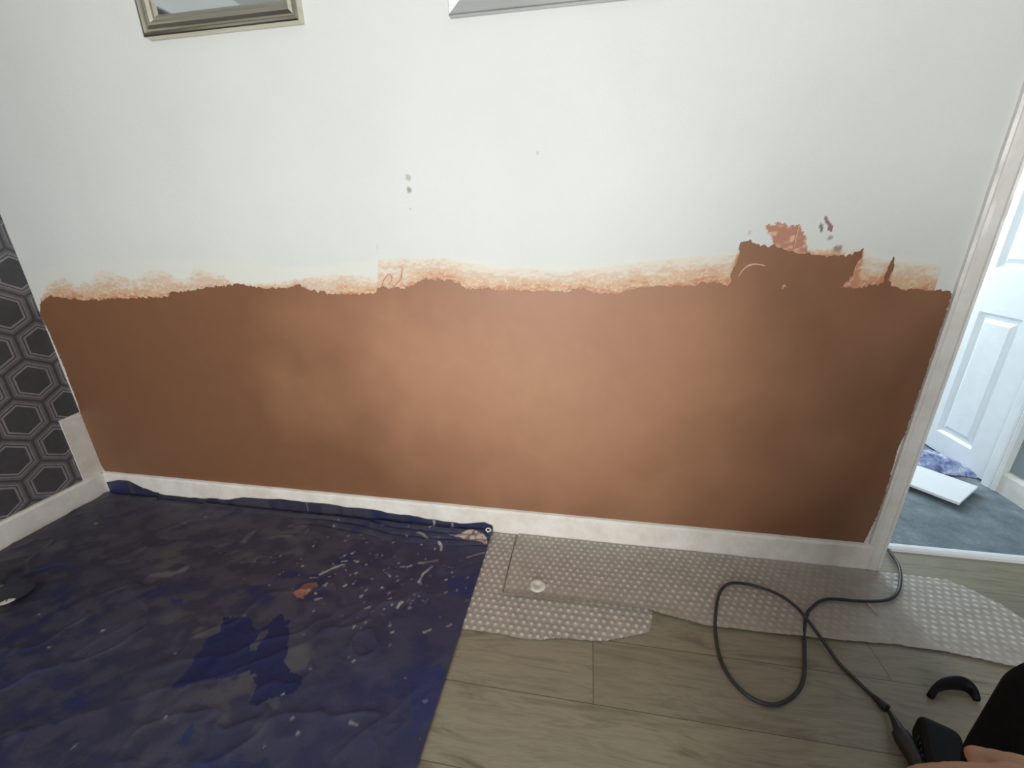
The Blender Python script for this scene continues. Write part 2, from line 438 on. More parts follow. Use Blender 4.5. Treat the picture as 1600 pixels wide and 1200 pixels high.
zsm = np.interp(X, sm_x, sm_z); ztp = np.interp(X, tp_xs, tp_zs); zbd = np.interp(X, bd_x, bd_z)
t = np.clip((zsm+.004-Zw)/np.maximum(zsm-ztp, .015), 0, 1.5)
lin = lambda *c: np.array(srgb(*c)[:3])
cream = lin(216, 206, 186); tan = lin(204, 172, 140); orange = lin(190, 132, 100); brown = lin(168, 112, 86)
def mixc(a, b, f): return a*(1-f[:, None])+b*f[:, None]
rgb = np.tile(np.array(WHITE[:3]), (len(X), 1)); al = np.zeros(len(X))
# faint repainted band
fb = sst(-.004, .012, zbd-Zw)*(X < 3.06)
rgb = mixc(np.tile(lin(216, 218, 208), (len(X), 1)), rgb*1.0, 1-np.ones(len(X))); al = fb*.75
s1 = sst(.0, .14, t)*(X < 3.075)*(X > .03)
depth = np.clip(t*.80+.10+(N1-.5)*.8+(N3-.5)*.6, 0, 1.2)
sc = mixc(mixc(np.tile(cream, (len(X), 1)), tan, sst(.2, .6, depth)), orange, sst(.70, 1.05, depth))
sc = mixc(sc, np.tile(lin(232, 212, 192), (len(X), 1)), sst(.62, .72, N2)*.5)
right_bias = sst(.25, .75, (np.interp(X, [0, .3, 1.0, 1.3, 1.33, 1.5, 2.6, 3.1], [.9, .9, .35, .25, 1, .6, 1, 1])))
rgb = mixc(rgb, sc, s1); al = np.maximum(al, s1*(.45+.55*right_bias)*sst(-.2, .35, depth+.25)*sst(-.15, .75, t))
# isolated patch and marks above the plaster
inp = inpoly(Xw+(N1-.5)*.012, Zw+(N2-.5)*.016, patch1).astype(float)
pc = mixc(np.tile(lin(176, 120, 94), (len(X), 1)), np.tile(lin(214, 172, 148), (len(X), 1)), sst(.5, .72, N1))
rgb = mixc(rgb, pc, inp); al = np.maximum(al, inp*.95)
ip = inpoly(Xw, Zw, mark1).astype(float)
rgb = mixc(rgb, np.tile(lin(128, 84, 78), (len(X), 1)), ip); al = np.maximum(al, ip*.9)
for u, v, rx, rz, c in marks:
    p = P(u, v, 1, 0); e = np.hypot((Xw-p.x)/(rx*.0021), (Zw-p.z)/(rz*.0021))
    f = 1-sst(.6, 1.15, e); rgb = mixc(rgb, np.tile(lin(*c), (len(X), 1)), f); al = np.maximum(al, f*.9)
vcolor(ob, 'paint', np.concatenate([rgb, al[:, None]], 1))
wall_back = struct(ob, 'white painted wall with fresh brown plaster below')
bm = bmesh.new()
add_box(bm, (0, .004, 0), (X2-.022, TH, CEIL)); add_box(bm, (DR, .001, 0), (4.1, TH, CEIL)); add_box(bm, (X2-.022, .001, 2.02), (DR, TH, CEIL))
bm_obj('wall_core', bm, m_hallw, wall_back)

# --- plaster skim: its own slab on the wall, ragged outline
outl = pxw(top_px[1:]+top_right_px+side_r_px)
outl = [(min(x, X1-.001), z) for x, z in outl]
br = outl[-1]; outl += [(br[0]-.003, .09), (.02, .09)]
sl = [(max(P(u, v, 1, 0).x, .003), P(u, v, 1, 0).z) for u, v in side_l_px[:-1]]
outl += sl
outl = ragged(outl, .0032, .0085, 4, 130)
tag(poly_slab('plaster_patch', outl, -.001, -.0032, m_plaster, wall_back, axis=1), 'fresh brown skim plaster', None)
for pts, r in (([(1154,432),(1160,423),(1168,416),(1178,413),(1190,414),(1196,416)], .0022), ([(1240,388),(1243,376),(1246,364),(1249,350)], .002),
               ([(981,453),(992,450),(1004,447),(1012,446)], .0016), ([(834,455),(840,449),(850,451),(860,455),(867,455)], .0016),
               ([(884,456),(888,451),(893,447)], .0014), ([(1136,447),(1141,440),(1139,434),(1128,441),(1120,438)], .002), ([(1222,452),(1225,446),(1228,449)], .002),
               ([(612,449),(620,442),(626,433),(628,418),(622,418)], .0018), ([(596,447),(600,436),(607,428),(612,436),(606,444)], .0016)):
    w = [P(u, v, 1, -.003) for u, v in pts]
    tube('plaster_ridge', smooth_path(w, 5), lambda t, r=r: r*(.35+math.sin(math.pi*min(max(t, .05), .95))), m_peach, wall_back, 6)

# --- other room surfaces
fl = box('floor', (0, ROOM_Y-.1, -.06), (4.1, .105, 0), m_floor); struct(fl, 'grey oak plank vinyl floor')
ce = box('ceiling', (-.1, ROOM_Y-.1, CEIL), (4.3, HALL_Y+.1, CEIL+.05), m_ceil); struct(ce)
# left wall with wallpaper, mirror-visible coving above
wl = box('wall_left', (-.08, ROOM_Y-.1, 0), (0, TH, CEIL), m_paper); struct(wl, 'wall with dark grey hexagon wallpaper')
struct(sweep('trim_1', [(0, CEIL), (0, 2.17), (.015, 2.17), (.03, 2.20), (.10, 2.30), (.12, 2.335), (.12, CEIL)], 1, ROOM_Y, 0, m_ceil), 'white ceiling coving')
struct(box('wall_right', (4.1, ROOM_Y-.1, 0), (4.2, TH, CEIL), m_room))
bm = bmesh.new(); wx0, wx1, wz0, wz1 = 1.05, 2.65, .35, 2.15
add_box(bm, (0, ROOM_Y-.1, 0), (wx0, ROOM_Y, CEIL)); add_box(bm, (wx1, ROOM_Y-.1, 0), (4.1, ROOM_Y, CEIL))
add_box(bm, (wx0, ROOM_Y-.1, 0), (wx1, ROOM_Y, wz0)); add_box(bm, (wx0, ROOM_Y-.1, wz1), (wx1, ROOM_Y, CEIL))
struct(bm_obj('wall_front', bm, m_room))
w1 = struct(empty('window_1', ((wx0+wx1)/2, ROOM_Y-.05, wz0)), 'window in the wall opposite the plaster')
bm = bmesh.new(); hx = (wx1-wx0)/2
for a, b in (((-hx, -.03, 0), (-hx+.05, .03, 1.8)), ((hx-.05, -.03, 0), (hx, .03, 1.8)), ((-hx+.05, -.03, 0), (hx-.05, .03, .05)), ((-hx+.05, -.03, 1.75), (hx-.05, .03, 1.8))): add_box(bm, a, b)
bm_obj('window_frame', bm, m_white_pl, w1)

# --- back skirting (chipped bevelled top), left skirting, white boxing strip in the corner
T = .018
struct(sweep('baseboard_back', [(0, 0), (-T, 0), (-T, SK-.010), (-T+.006, SK-.003), (-.002, SK), (0, SK)], 0, .001, X1+.006, m_skirt, wob=.0011, seg=260), 'white skirting board under the brown plaster')
struct(sweep('baseboard_left', [(0, 0), (T, 0), (T, SK-.008), (T-.006, SK), (0, SK)], 1, -2.9, -T, m_skirt, wob=.0009, seg=160), 'white skirting board under the wallpaper')
blk = ragged([(-.082, SK-.002), (-.001, SK-.002), (-.001, .395), (-.040, .392), (-.081, .390)], .006, .0016, 9)
co = [(p.x, p.y) for p in blk]
n = len(co); vs = [(.0005, y, z) for y, z in co]+[(.006, y, z) for y, z in co]
struct(mesh_obj('trim_2', vs, [tuple(range(n, 2*n)), tuple(range(n))[::-1]]+[(i, (i+1) % n, n+(i+1) % n, n+i) for i in range(n)], m_skirt), 'white strip in the corner where wallpaper is missing')

# --- architraves and jambs of the doorway
a0 = X1; a1 = X2
prof = [(a0, .0), (a0, -.010), (a0+.006, -.014), (a0+.012, -.011), (a0+.018, -.016), (a0+.034, -.020), (a0+.042, -.016), (a1-.003, -.018), (a1, -.012), (a1, .0)]
struct(sweep('trim_3', prof, 2, 0, 2.07, m_arch, wob=.0007, seg=200), 'moulded white door architrave beside the plaster')
struct(sweep('trim_4', [(DR+(a1-x), y) for x, y in prof], 2, 0, 2.07, m_arch), 'white door architrave')
struct(sweep('trim_5', [(y, 2.02+(a1-x)) for x, y in prof], 0, a1, DR, m_arch), 'white door head architrave')
struct(box('door_frame', (a1-.022, .0005, 0), (a1-.003, TH, 2.02), m_arch)); bpy.context.view_layer.update()
C.objects['door_frame'].name = 'trim_6'
struct(box('trim_7', (DR-.02, 0, 0), (DR, TH, 2.02), m_arch))

# =================================================================== the hallway
struct(box('floor_hall', (2.95, .105, -.06), (4.0, HALL_Y+.1, -.001), m_carpet), 'blue grey carpet of the hallway')
HX = 3.97
bm = bmesh.new(); add_box(bm, (HX, TH, 0), (4.1, .60, CEIL)); add_box(bm, (HX, 1.44, 0), (4.1, HALL_Y+.1, CEIL)); add_box(bm, (HX, .60, 2.0), (4.1, 1.44, CEIL))
struct(bm_obj('wall_hall_right', bm, m_hall), 'blue grey hallway wall')
struct(box('wall_hall_left', (2.87, TH, 0), (2.95, HALL_Y+.1, CEIL), m_hallw))
bm = bmesh.new()
add_box(bm, (2.95, HALL_Y, 0), (3.22, HALL_Y+.1, CEIL)); add_box(bm, (3.82, HALL_Y, 0), (3.97, HALL_Y+.1, CEIL))
add_box(bm, (3.22, HALL_Y, 0), (3.82, HALL_Y+.1, .5)); add_box(bm, (3.22, HALL_Y, 2.15), (3.82, HALL_Y+.1, CEIL))
struct(bm_obj('wall_hall_end', bm, m_hallw))
struct(sweep('baseboard_hall', [(HX, 0), (HX-.02, 0), (HX-.02, .085), (HX-.012, .1), (HX, .1)], 1, TH, .575, m_skirt), 'white skirting board in the hallway')
ap = [(HX, .575), (3.945, .575), (3.938, .585), (3.945, .595), (3.940, .605), (3.940, .635), (3.948, .645), (HX, .645)]
struct(sweep('trim_8', ap, 2, 0, 2.07, m_door, wob=.001, seg=60), 'chipped white architrave of the hallway door')
struct(sweep('trim_9', [(x, 2.04-y) for x, y in ap], 2, 0, 2.07, m_door))
# panelled door: rails and stiles with moulded raised fields
door = struct(empty('door_1', (3.955, .645, .008)), 'white panelled hallway door')
DW, DH = .75, 1.98
pan = []
for (y0, y1) in ((.105, .325), (.425, .645)):
    for (z0, z1) in ((.095, .715), (.90, 1.50), (1.62, 1.87)): pan.append((y0, y1, z0, z1))
ysl = sorted({0, DW}|{a for p in pan for a in p[:2]}); zsl = sorted({0, DH}|{a for p in pan for a in p[2:]})
bm = bmesh.new()
def quad(a, b, c, d): bm.faces.new([bm.verts.new(p) for p in (a, b, c, d)])
for i in range(len(ysl)-1):
    for j in range(len(zsl)-1):
        y0, y1, z0, z1 = ysl[i], ysl[i+1], zsl[j], zsl[j+1]
        if any(abs(p[0]-y0) < 1e-6 and abs(p[2]-z0) < 1e-6 for p in pan): continue
        quad((0, y0, z0), (0, y1, z0), (0, y1, z1), (0, y0, z1))
add_box(bm, (.0005, 0, 0), (.035, DW, DH))
leaf = bm_obj('door_leaf', bm, m_door, door)
# cut-outs are shallow: leaf body sits behind the panels
for v in leaf.data.vertices:
    if abs(v.co.x-.0005) < 1e-6: v.co.x = .012
for y0, y1, z0, z1 in pan:
    bm = bmesh.new(); rings = [(0, 0), (.004, .0), (.016, .010), (.026, .011), (.030, .011), (.048, .003), (.052, .003)]
    prev = None
    for ins, dx in rings:
        r = [bm.verts.new((dx, y0+ins, z0+ins)), bm.verts.new((dx, y1-ins, z0+ins)), bm.verts.new((dx, y1-ins, z1-ins)), bm.verts.new((dx, y0+ins, z1-ins))]
        if prev:
            for k in range(4): bm.faces.new((prev[k], prev[(k+1) % 4], r[(k+1) % 4], r[k]))
        prev = r
    bm.faces.new(prev); bm_obj('door_panel', bm, m_door, door)
bm = bmesh.new(); add_box(bm, (-.008, DW-.075, .93), (0, DW-.035, 1.10)); add_box(bm, (-.045, DW-.062, 1.03), (-.008, DW-.048, 1.045)); add_box(bm, (-.052, DW-.16, 1.028), (-.038, DW-.048, 1.047))
bm_obj('door_handle', bm, m_steel, door, bevel=.003)
# threshold strip
ths = sweep('threshold_strip', [(.098, 0), (.102, .009), (.112, .013), (.122, .013), (.132, .009), (.136, 0)], 0, X2-.002, DR-.022, m_white_pl)
tag(ths, 'white threshold bar across the doorway between plank floor and carpet', 'threshold bar')

# --- white board on the hallway carpet
d1 = V((.62, -.72)).normalized(); brd = P(1529, 760, 2, .03); brd2 = P(1500, 786, 2, .03)
e1 = V((brd.x, brd.y)); e2 = V((brd2.x, brd2.y)); Ld = V((P(1500,786,2,.03)-P(1424,757,2,.03)).xy).normalized()
pts = [e1, e2, e2-Ld*.42, e1-Ld*.42]
bo = poly_slab('white_board', [tuple(p) for p in pts], .018, .03, m_white_pl, bevel=.002)
tag(bo, 'flat white board lying on the blue grey carpet in the hallway', 'board')

# --- crumpled translucent blue sheeting between board and door
def lump(name, cx, cy, rx, ry, h, mat, rot=0, seed=0, n=60, z0=0, fold=1.0):
    xs = np.linspace(-1, 1, n); ca, sa = math.cos(rot), math.sin(rot)
    def fn(A, B):
        r = np.hypot(A, B)
        f1 = np.abs(vn(A*3.1+B*1.2, B*4+seed, seed)-.5)*2; f2 = np.abs(vn(A*7+3, B*8-A*3, seed+4)-.5)*2
        z = h*(1-np.clip(r, 0, 1)**2)*(.45+.55*(1-f1*fold))+h*.35*(1-f2)*(1-np.clip(r, 0, 1)**4)
        e = 1+.18*(vn(A*2.2, B*2.2, seed+9)-.5)
        x = A*rx*e; y = B*ry*e
        return cx+x*ca-y*sa, cy+x*sa+y*ca, z0+.002+z
    return grid_mesh(name, xs, xs, fn, mat, keep=lambda A, B: np.hypot(A, B) < 1.0)[0]
mb = Mat('translucent_blue_sheeting', srgb(150, 165, 215), .25)
mb.base(mb.ramp(mb.noise(18, 5, dist=1.2), [(.3, srgb(92, 100, 158)), (.48, srgb(165, 178, 220)), (.62, srgb(222, 230, 246))]))
mb.b.inputs['Alpha'].default_value = .92; mb.bump(mb.noise(40, 4, dist=2), .8, .01)
bg = lump('plastic_sheeting', 3.79, .855, .25, .12, .05, mb.m, rot=math.atan2(-.72, .62)+.12, seed=3, fold=1.2)
tag(bg, 'crumpled translucent blue plastic sheeting between the white board and the hallway door', 'plastic sheeting')

# =================================================================== blue dust sheet
ex = np.array([.0, .03, .10, .15, .22, .336, .50, .635, .72, .80, 1.0, 1.1, 1.33, 1.545, 1.70, 1.80, 1.86])
ez = np.array([.045, .05, .068, .066, .035, .013, .015, .021, .036, .044, .050, .050, .041, .027, .022, .030, .006])
tx0, tx1, ty0, ty1 = .030, 1.832, -2.0, -.0
def tarp_fn(A, B):
    # A: x 0..1 across, B: distance coordinate along the sheet from wall
    x = tx0+(tx1-tx0)*A; s = B
    lim = np.interp(x, ex, ez)+.012*(fbm(x*14, x*0+2, 61, 3)-.5)*sst(1.8, 1.7, x)
    bend = .03+lim
    # sheet turns up the skirting for the last stretch: s in [0, lim] climbs
    up = np.clip(lim-s, 0, None); q = np.clip(s-lim, 0, None)
    y = -.0235-q*1.0; z = up+.0
    z = z+.010*np.exp(-((q-.02)/.02)**2)*(lim > .018)
    left = sst(.02, .10, x)
    n1 = fbm(x*2.6+y*1.1, y*2.4-x*.8, 71, 4); n2 = fbm(x*7+y*4, y*9-x*2, 81, 4)
    rid = 1-np.abs(2*fbm(x*2.2-y*2.6, y*1.6+x*2.4, 91, 3)-1)
    rid2 = 1-np.abs(2*fbm(x*5+y*1.2, y*6-x*2.5, 95, 3)-1)
    amp = np.clip(q/.05, 0, 1)*np.clip((tx1-x)/.12, .12, 1)
    # folds running parallel to the wall near the back edge
    w = .010*np.sin((q+.02*np.sin(x*7)+.015*fbm(x*9, q*9, 3, 2))*95)*np.exp(-((q-.06)/.05)**2)*sst(.9, 1.3, x)
    z = z+.003+amp*(.007*np.clip(n1-.42, 0, 1)*2+.0028*rid**14+.004*rid2**14+.003*n2+.0015*fbm(x*26+y*11, y*34-x*13, 97, 3))+np.abs(w)
    return x, y-.006*amp*(n2-.5), np.maximum(z, .003)+.006*sst(1.72, 1.80, x)
A_ = np.linspace(0, 1, 560); B_ = np.concatenate([np.linspace(0, .25, 80), np.linspace(.2535, 1.15, 260), np.linspace(1.16, 2.0, 50)])
tp, used, A, B = grid_mesh('dust_sheet', A_, B_, tarp_fn, m_tarp)
co = np.empty(len(tp.data.vertices)*3); tp.data.vertices.foreach_get('co', co); co = co.reshape(-1, 3)
x, y = co[:, 0], co[:, 1]
n1 = fbm(x*4+y*2, y*7-x*2, 101, 5); n2 = fbm(x*16+y*9, y*24-x*9, 111, 5); n3 = fbm(x*55, y*55, 121, 4); n4 = fbm(x*3, y*3, 131, 3)
blue = np.tile(lin(42, 50, 98), (len(x), 1)); deep = lin(28, 36, 92)
deep = lin(34, 40, 84)
c = mixc(np.tile(deep, (len(x), 1)), blue, sst(.35, .65, n4))
dust = .80*sst(.22, .42, n1*.6+n2*.4)*np.interp(x, [0, 1.25, 1.55, 1.85], [1.15, 1.1, .72, .55])*np.interp(y, [-1, -.8, -.5, 0], [.8, .85, 1, 1])
c = mixc(c, mixc(np.tile(lin(56, 53, 66), (len(x), 1)), lin(70, 67, 77), sst(.4, .62, n2)), dust)
green = sst(.54, .72, n1)*sst(.42, .66, n2)*.36*(x < 1.45)*sst(-.95, -.6, y)
c = mixc(c, np.tile(lin(104, 104, 92), (len(x), 1)), green)
xw = x+(n2-.5)*.07; yw = y+(n1-.5)*.08
fl2 = lambda L: [(P(u, v).x, P(u, v).y) for u, v in L]
clean = fl2([(350,965),(385,968),(400,990),(425,975),(440,960),(452,975),(452,1010),(446,1035),(462,1055),(475,1075),(450,1090),(420,1095),(405,1105),(395,1100),(402,1070),(390,1050),(350,1062),(300,1072),(268,1082),(295,1050),(310,1025),(325,1000),(345,990)])
xw2 = x+(n3-.5)*.02; yw2 = y+(n3-.5)*.02
f = inpoly(xw2, yw2, clean)*.95
f = f*(1-inpoly(xw2, yw2, fl2([(388,1020),(400,1020),(420,990),(422,985),(405,990)])))
c = mixc(c, np.tile(lin(22, 28, 74), (len(x), 1)), f)
for L in ([(695,905),(745,900),(735,940),(700,930)], [(640,1060),(690,1040),(700,1100),(650,1150)], [(270,938),(285,940),(283,952),(270,952)], [(300,1130),(312,1130),(290,1168),(280,1168)], [(160,760),(205,760),(225,772),(180,776),(165,770)]):
    c = mixc(c, np.tile(lin(30, 40, 96), (len(x), 1)), inpoly(xw2, yw2, fl2(L))*.65)
f = inpoly(x+(n3-.5)*.03, y+(n2-.5)*.03, fl2([(463,928),(478,914),(494,911),(499,919),(484,930),(474,940),(464,938)]))*.85
c = mixc(c, np.tile(lin(150, 98, 74), (len(x), 1)), f*(.45+.55*sst(.35, .6, n3)))
f = inpoly(xw2, y+(n3-.5)*.008, fl2([(702,841),(722,837),(738,832),(748,838),(760,846),(761,855),(745,851),(725,845)]))*.9
c = mixc(c, mixc(np.tile(lin(196, 176, 164), (len(x), 1)), lin(120, 100, 100), sst(.5, .62, n3)), f)
rs = random.Random(5)
for k in range(230):      # flecks and scrapes of dried plaster
    if k < 190: u, v = rs.gauss(590, 95), rs.gauss(895, 52)
    else: u, v = rs.uniform(60, 700), rs.uniform(800, 1180)
    if v < 800 or v > 1190 or u > 745: continue
    p = P(u, v); ln = rs.uniform(.0005, .007)*(1 if k % 7 else 3); an = rs.gauss(.7, .6)
    dd = V((math.cos(an), math.sin(an)))*ln
    near = (np.abs(x-p.x) < .05) & (np.abs(y-p.y) < .08)
    if not near.any(): continue
    dist = segdist(x[near], y[near], [(p.x, p.y), (p.x+dd.x, p.y+dd.y)])
    f = np.zeros(len(x)); f[near] = (1-sst(.0004, rs.uniform(.002, .0055), dist+(n3[near]-.5)*.008))*rs.uniform(.12, .7)
    c = mixc(c, np.tile(lin(188, 184, 174), (len(x), 1)), f)
for L, wd in (([(672,830),(680,822),(686,817)], .004), ([(655,883),(672,880),(684,878)], .005), ([(655,912),(662,898),(675,888)], .0045), ([(686,850),(690,855),(689,862)], .004), ([(652,838),(662,840),(668,844)], .004), ([(622,951),(625,946),(629,944)], .004), ([(730,874),(745,870),(757,867)], .0025), ([(500,900),(520,890),(535,884)], .004), ([(380,850),(395,835)], .010), ([(235,905),(262,900),(290,893)], .014), ([(700,820),(708,825),(706,829)], .004)):
    dist = segdist(x, y, fl2(L)); f = (1-sst(.4*wd, 1.5*wd, dist+(n3-.5)*wd*1.4))*.8*(.4+.6*sst(.3, .6, n2))
    c = mixc(c, np.tile(lin(184, 178, 168), (len(x), 1)), f*(1 if wd < .009 else .2))
vcolor(tp, 'tarp', np.concatenate([c, np.ones((len(x), 1))], 1))
tp_root = tag(tp, 'blue plastic dust sheet smeared with dried plaster, covering the floor on the left', 'dust sheet')
# brass eyelet in the corner of the sheet
def torus(name, c, R, r, nrm, mat, parent, seg=28):
    nrm = nrm.normalized(); a = nrm.orthogonal().normalized(); b = nrm.cross(a)
    pts = [c+(a*math.cos(t)+b*math.sin(t))*R for t in [2*math.pi*i/seg for i in range(seg+1)]]
    vs = []; fs = []
    for i in range(seg):
        d = (pts[i]-c).normalized()
        for k in range(8):
            t = 2*math.pi*k/8; vs.append(pts[i]+(d*math.cos(t)+nrm*math.sin(t)*.5)*r)
    for i in range(seg):
        for k in range(8):
            fs.append((i*8+k, i*8+(k+1) % 8, ((i+1) % seg)*8+(k+1) % 8, ((i+1) % seg)*8+k))
    return mesh_obj(name, vs, fs, mat, parent, True)
# place eyelet on the sheet's real surface
bpy.context.view_layer.update()
hit_, ec, en, _ = tp.ray_cast(CAM, (P(763, 829)-CAM).normalized())
if not hit_: ec, en = P(763, 829, 1, -.03), V((0, -1, .3))
en = (en if en.dot(CAM-ec) > 0 else -en).normalized(); en = (en+(CAM-ec).normalized()*.6).normalized(); ec = ec+en*.004
torus('eyelet', ec, .0085, .0034, en, simple('eyelet_steel', (.8, .8, .78, 1), .25, .6), tp)['label'] = 'silver metal eyelet'
bm = bmesh.new(); bmesh.ops.create_circle(bm, cap_ends=True, segments=20, radius=.0072, matrix=Matrix.Translation(ec) @ en.to_track_quat('Z', 'Y').to_matrix().to_4x4())
bm_obj('eyelet_hole', bm, m_black, tp)

# =================================================================== bubble wrap underlay
def wrap_sheet(name, poly, z0, curl=None, px=.0235, py=.0205, seed=0, shear=0.0, dots=lambda x, y: 1.0):
    xs = [p[0] for p in poly]; ys = [p[1] for p in poly]
    poly = [(p.x, p.y) for p in ragged(poly, .02, .0015, seed, 60)]
    gx = np.arange(min(xs), max(xs), .0031); gy = np.arange(min(ys), max(ys), .0031)
    def dotf(X, Y):
        j = np.floor(Y/py); xx = X+(np.mod(j, 2))*px/2+.0015*(vn(X*12, Y*12, seed)-.5)
        u = (np.mod(xx, px)-px/2); v = (np.mod(Y, py)-py/2)
        d = np.hypot(u, v); k = .75+.5*vn(np.floor(xx/px), j, seed+2)
        return np.clip(1-(d/.0078)**2, 0, 1)*np.clip(k, 0, 1)
    def fn(X, Y):
        z = z0+.0006*0+dotf(X, Y)*.0022*dots(X, Y)+.0035*np.clip(fbm(X*5, Y*8, seed+5, 3)-.5, 0, 1)*2+.0015*fbm(X*30, Y*30, seed+6, 2)
        if curl: z = z+curl(X, Y)
        return X, Y, z
    o, used, X, Y = grid_mesh(name, gx, gy, fn, m_wrap, keep=lambda X, Y: inpoly(X, Y, poly))
    vfloat(o, 'dot', dotf(X, Y)*dots(X, Y)); return o
pA = [(1.93, -.020), (1.926, -.323)]+fl2([(850,941),(1018,958),(1060,969),(1100,980),(1180,990),(1250,998),(1330,1005),(1400,1010),(1480,1022),(1570,1042)])+[(3.62, -.34), (3.70, -.06)]+fl2([(1600,970),(1560,945),(1520,925),(1480,908),(1430,902),(1385,898)])+[(3.10, -.020)]
dotsA = lambda X, Y: np.interp(X, [1.9, 2.1, 2.75, 2.9, 3.12, 3.17, 4], [.75, 1, .9, .35, .12, 1, 1])*np.interp(Y, [-.33, -.30, -.24], [.45, .6, 1])
wA = wrap_sheet('bubble_wrap', pA, .006, curl=lambda X, Y: .012*sst(.035, 0, Y+.325)*sst(2.42, 2.36, X)*(.6+.8*vn(X*9, Y*0, 5)), seed=2, dots=dotsA)
tag(wA, 'long strip of grey bubble wrap along the skirting, reaching through the doorway', 'bubble wrap')
pB = [(1.79, -.026), (1.925, -.020), (1.925, -.30), (2.39, -.29)]+fl2([(1020,958),(1019,975),(1015,990),(1000,993),(950,1003),(920,1003),(890,1000),(860,1000),(850,1002),(820,1001),(780,992),(735,986)])+[(1.80, -.455)]
wB = wrap_sheet('bubble_wrap', pB, .001, seed=8)
tag(wB, 'small grey bubble wrap piece with wavy edge, tucked against the blue dust sheet', 'bubble wrap')

# --- round plaster disc and wood splinter
dp = P(840, 915, 2, .012)
bm = bmesh.new(); n = 26; rings = [(.026, 0), (.0265, .003), (.022, .0055), (.010, .0045), (.005, .001)]
vsr = []
for r, z in rings:
    vsr.append([bm.verts.new((r*(1+.05*math.sin(3*a+1)+.03*math.sin(7*a))*math.cos(a), r*(1+.05*math.sin(3*a+1)+.03*math.cos(5*a))*math.sin(a), z)) for a in [2*math.pi*i/n for i in range(n)]])
for a, b in zip(vsr[:-1], vsr[1:]):
    for i in range(n): bm.faces.new((a[i], a[(i+1) % n], b[(i+1) % n], b[i]))
bm.faces.new(vsr[0][::-1]); bm.faces.new(vsr[-1])
dsk = bm_obj('plaster_disc', bm, m_chalk, smooth=True); dsk.location = (dp.x, dp.y, .0095)
tag(dsk, 'small round off-white plaster disc with a dimple, on the bubble wrap', 'plaster disc')
sp = tube('wood_splinter', smooth_path([P(1354,941,2,.012), P(1360,947,2,.014), P(1366,953,2,.013), P(1371,959,2,.011)], 5), lambda t: .0036*(1-.5*t), m_wood)
tag(sp, 'pale wood splinter on the bubble wrap just under the black cable', 'splinter')

# =================================================================== cable
cpx = [(1388,858),(1394,868),(1401,878),(1406,890),(1407,905),(1404,922),(1394,934),(1375,939),(1340,939),(1305,936),(1285,938),(1270,948),(1261,960),(1257,985),(1257,1020),(1257,1050),(1250,1075),(1232,1093),(1210,1101),(1185,1096),(1160,1080),(1138,1055),(1124,1025),(1118,990),(1118,960),(1123,930),(1135,914),(1155,911),(1185,917),(1215,928),(1240,945),(1258,964),(1285,1000),(1310,1035),(1340,1065),(1365,1088)]
def zc(i, n):
    return .013 if cpx[i][1] < 1000 else .006
pts = []
for i, (u, v) in enumerate(cpx):
    z = .0175 if v < 985 else .0068
    if i in (0, 1, 2): z = .012
    if 29 <= i <= 32: z += .011
    pts.append(P(u, v, 2, z))
cable = empty('power_cable', P(1258, 990, 2, 0))
ofs = V(cable.location)
path = [p-ofs for p in smooth_path(pts, 7)]
tube('cord', path, .0046, m_cable, cable, 10)
e = P(1365,1088,2,.0065)-ofs; e2 = P(1386,1107,2,.010)-ofs
tube('strain_relief', smooth_path([e, e.lerp(e2, .35), e.lerp(e2, .7), e2], 4), lambda t: .006+.004*min(1, t*1.5), m_black, cable, 12)
tag(cable, 'thin black power cable looped on the floor beside the doorway', 'cable')

# --- black corded tool lying near the cable end: grip, body, vent housing
tool = empty('power_tool', P(1440, 1165, 2, 0)); to = V(tool.location)
g0 = P(1407,1146,2,.030)-to; g1 = P(1434,1192,2,.030)-to
tube('grip', smooth_path([g0, g0.lerp(g1, .25), g0.lerp(g1, .6), g1, g1+(g1-g0)*.35], 5), lambda t: .018-.001*math.cos(t*9), m_black, tool, 14)
b0 = P(1446,1156,2,.045)-to; b1 = P(1488,1156,2,.045)-to
ax = (P(1470,1195,2,.045)-P(1458,1140,2,.045)).normalized()
mid = (b0+b1)/2
bm = bmesh.new()
zax = V((0, 0, 1)); bx = ax.cross(zax).normalized()
MM = Matrix((ax, bx, zax)).transposed().to_4x4(); MM.translation = mid-V((0, 0, .006))
add_box(bm, (-.030, -.036, -.035), (.16, .036, .030), MM)
bm_obj('motor_body', bm, m_blackp, tool, bevel=.016, seg=4)
bm = bmesh.new()
for k in range(5): add_box(bm, (.02+k*.014, -.0375, -.012), (.026+k*.014, .0375, .014), MM)
bm_obj('vent_slots', bm, m_cable, tool)
s0 = P(1388,1110,2,.012)-to
tube('cord_guard', smooth_path([s0, s0.lerp(g0, .5)+V((0, 0, .004)), g0], 5), lambda t: .0035+.009*t, m_black, tool, 10)
tag(tool, 'black corded power tool lying on the plank floor at the bottom right', 'power tool')
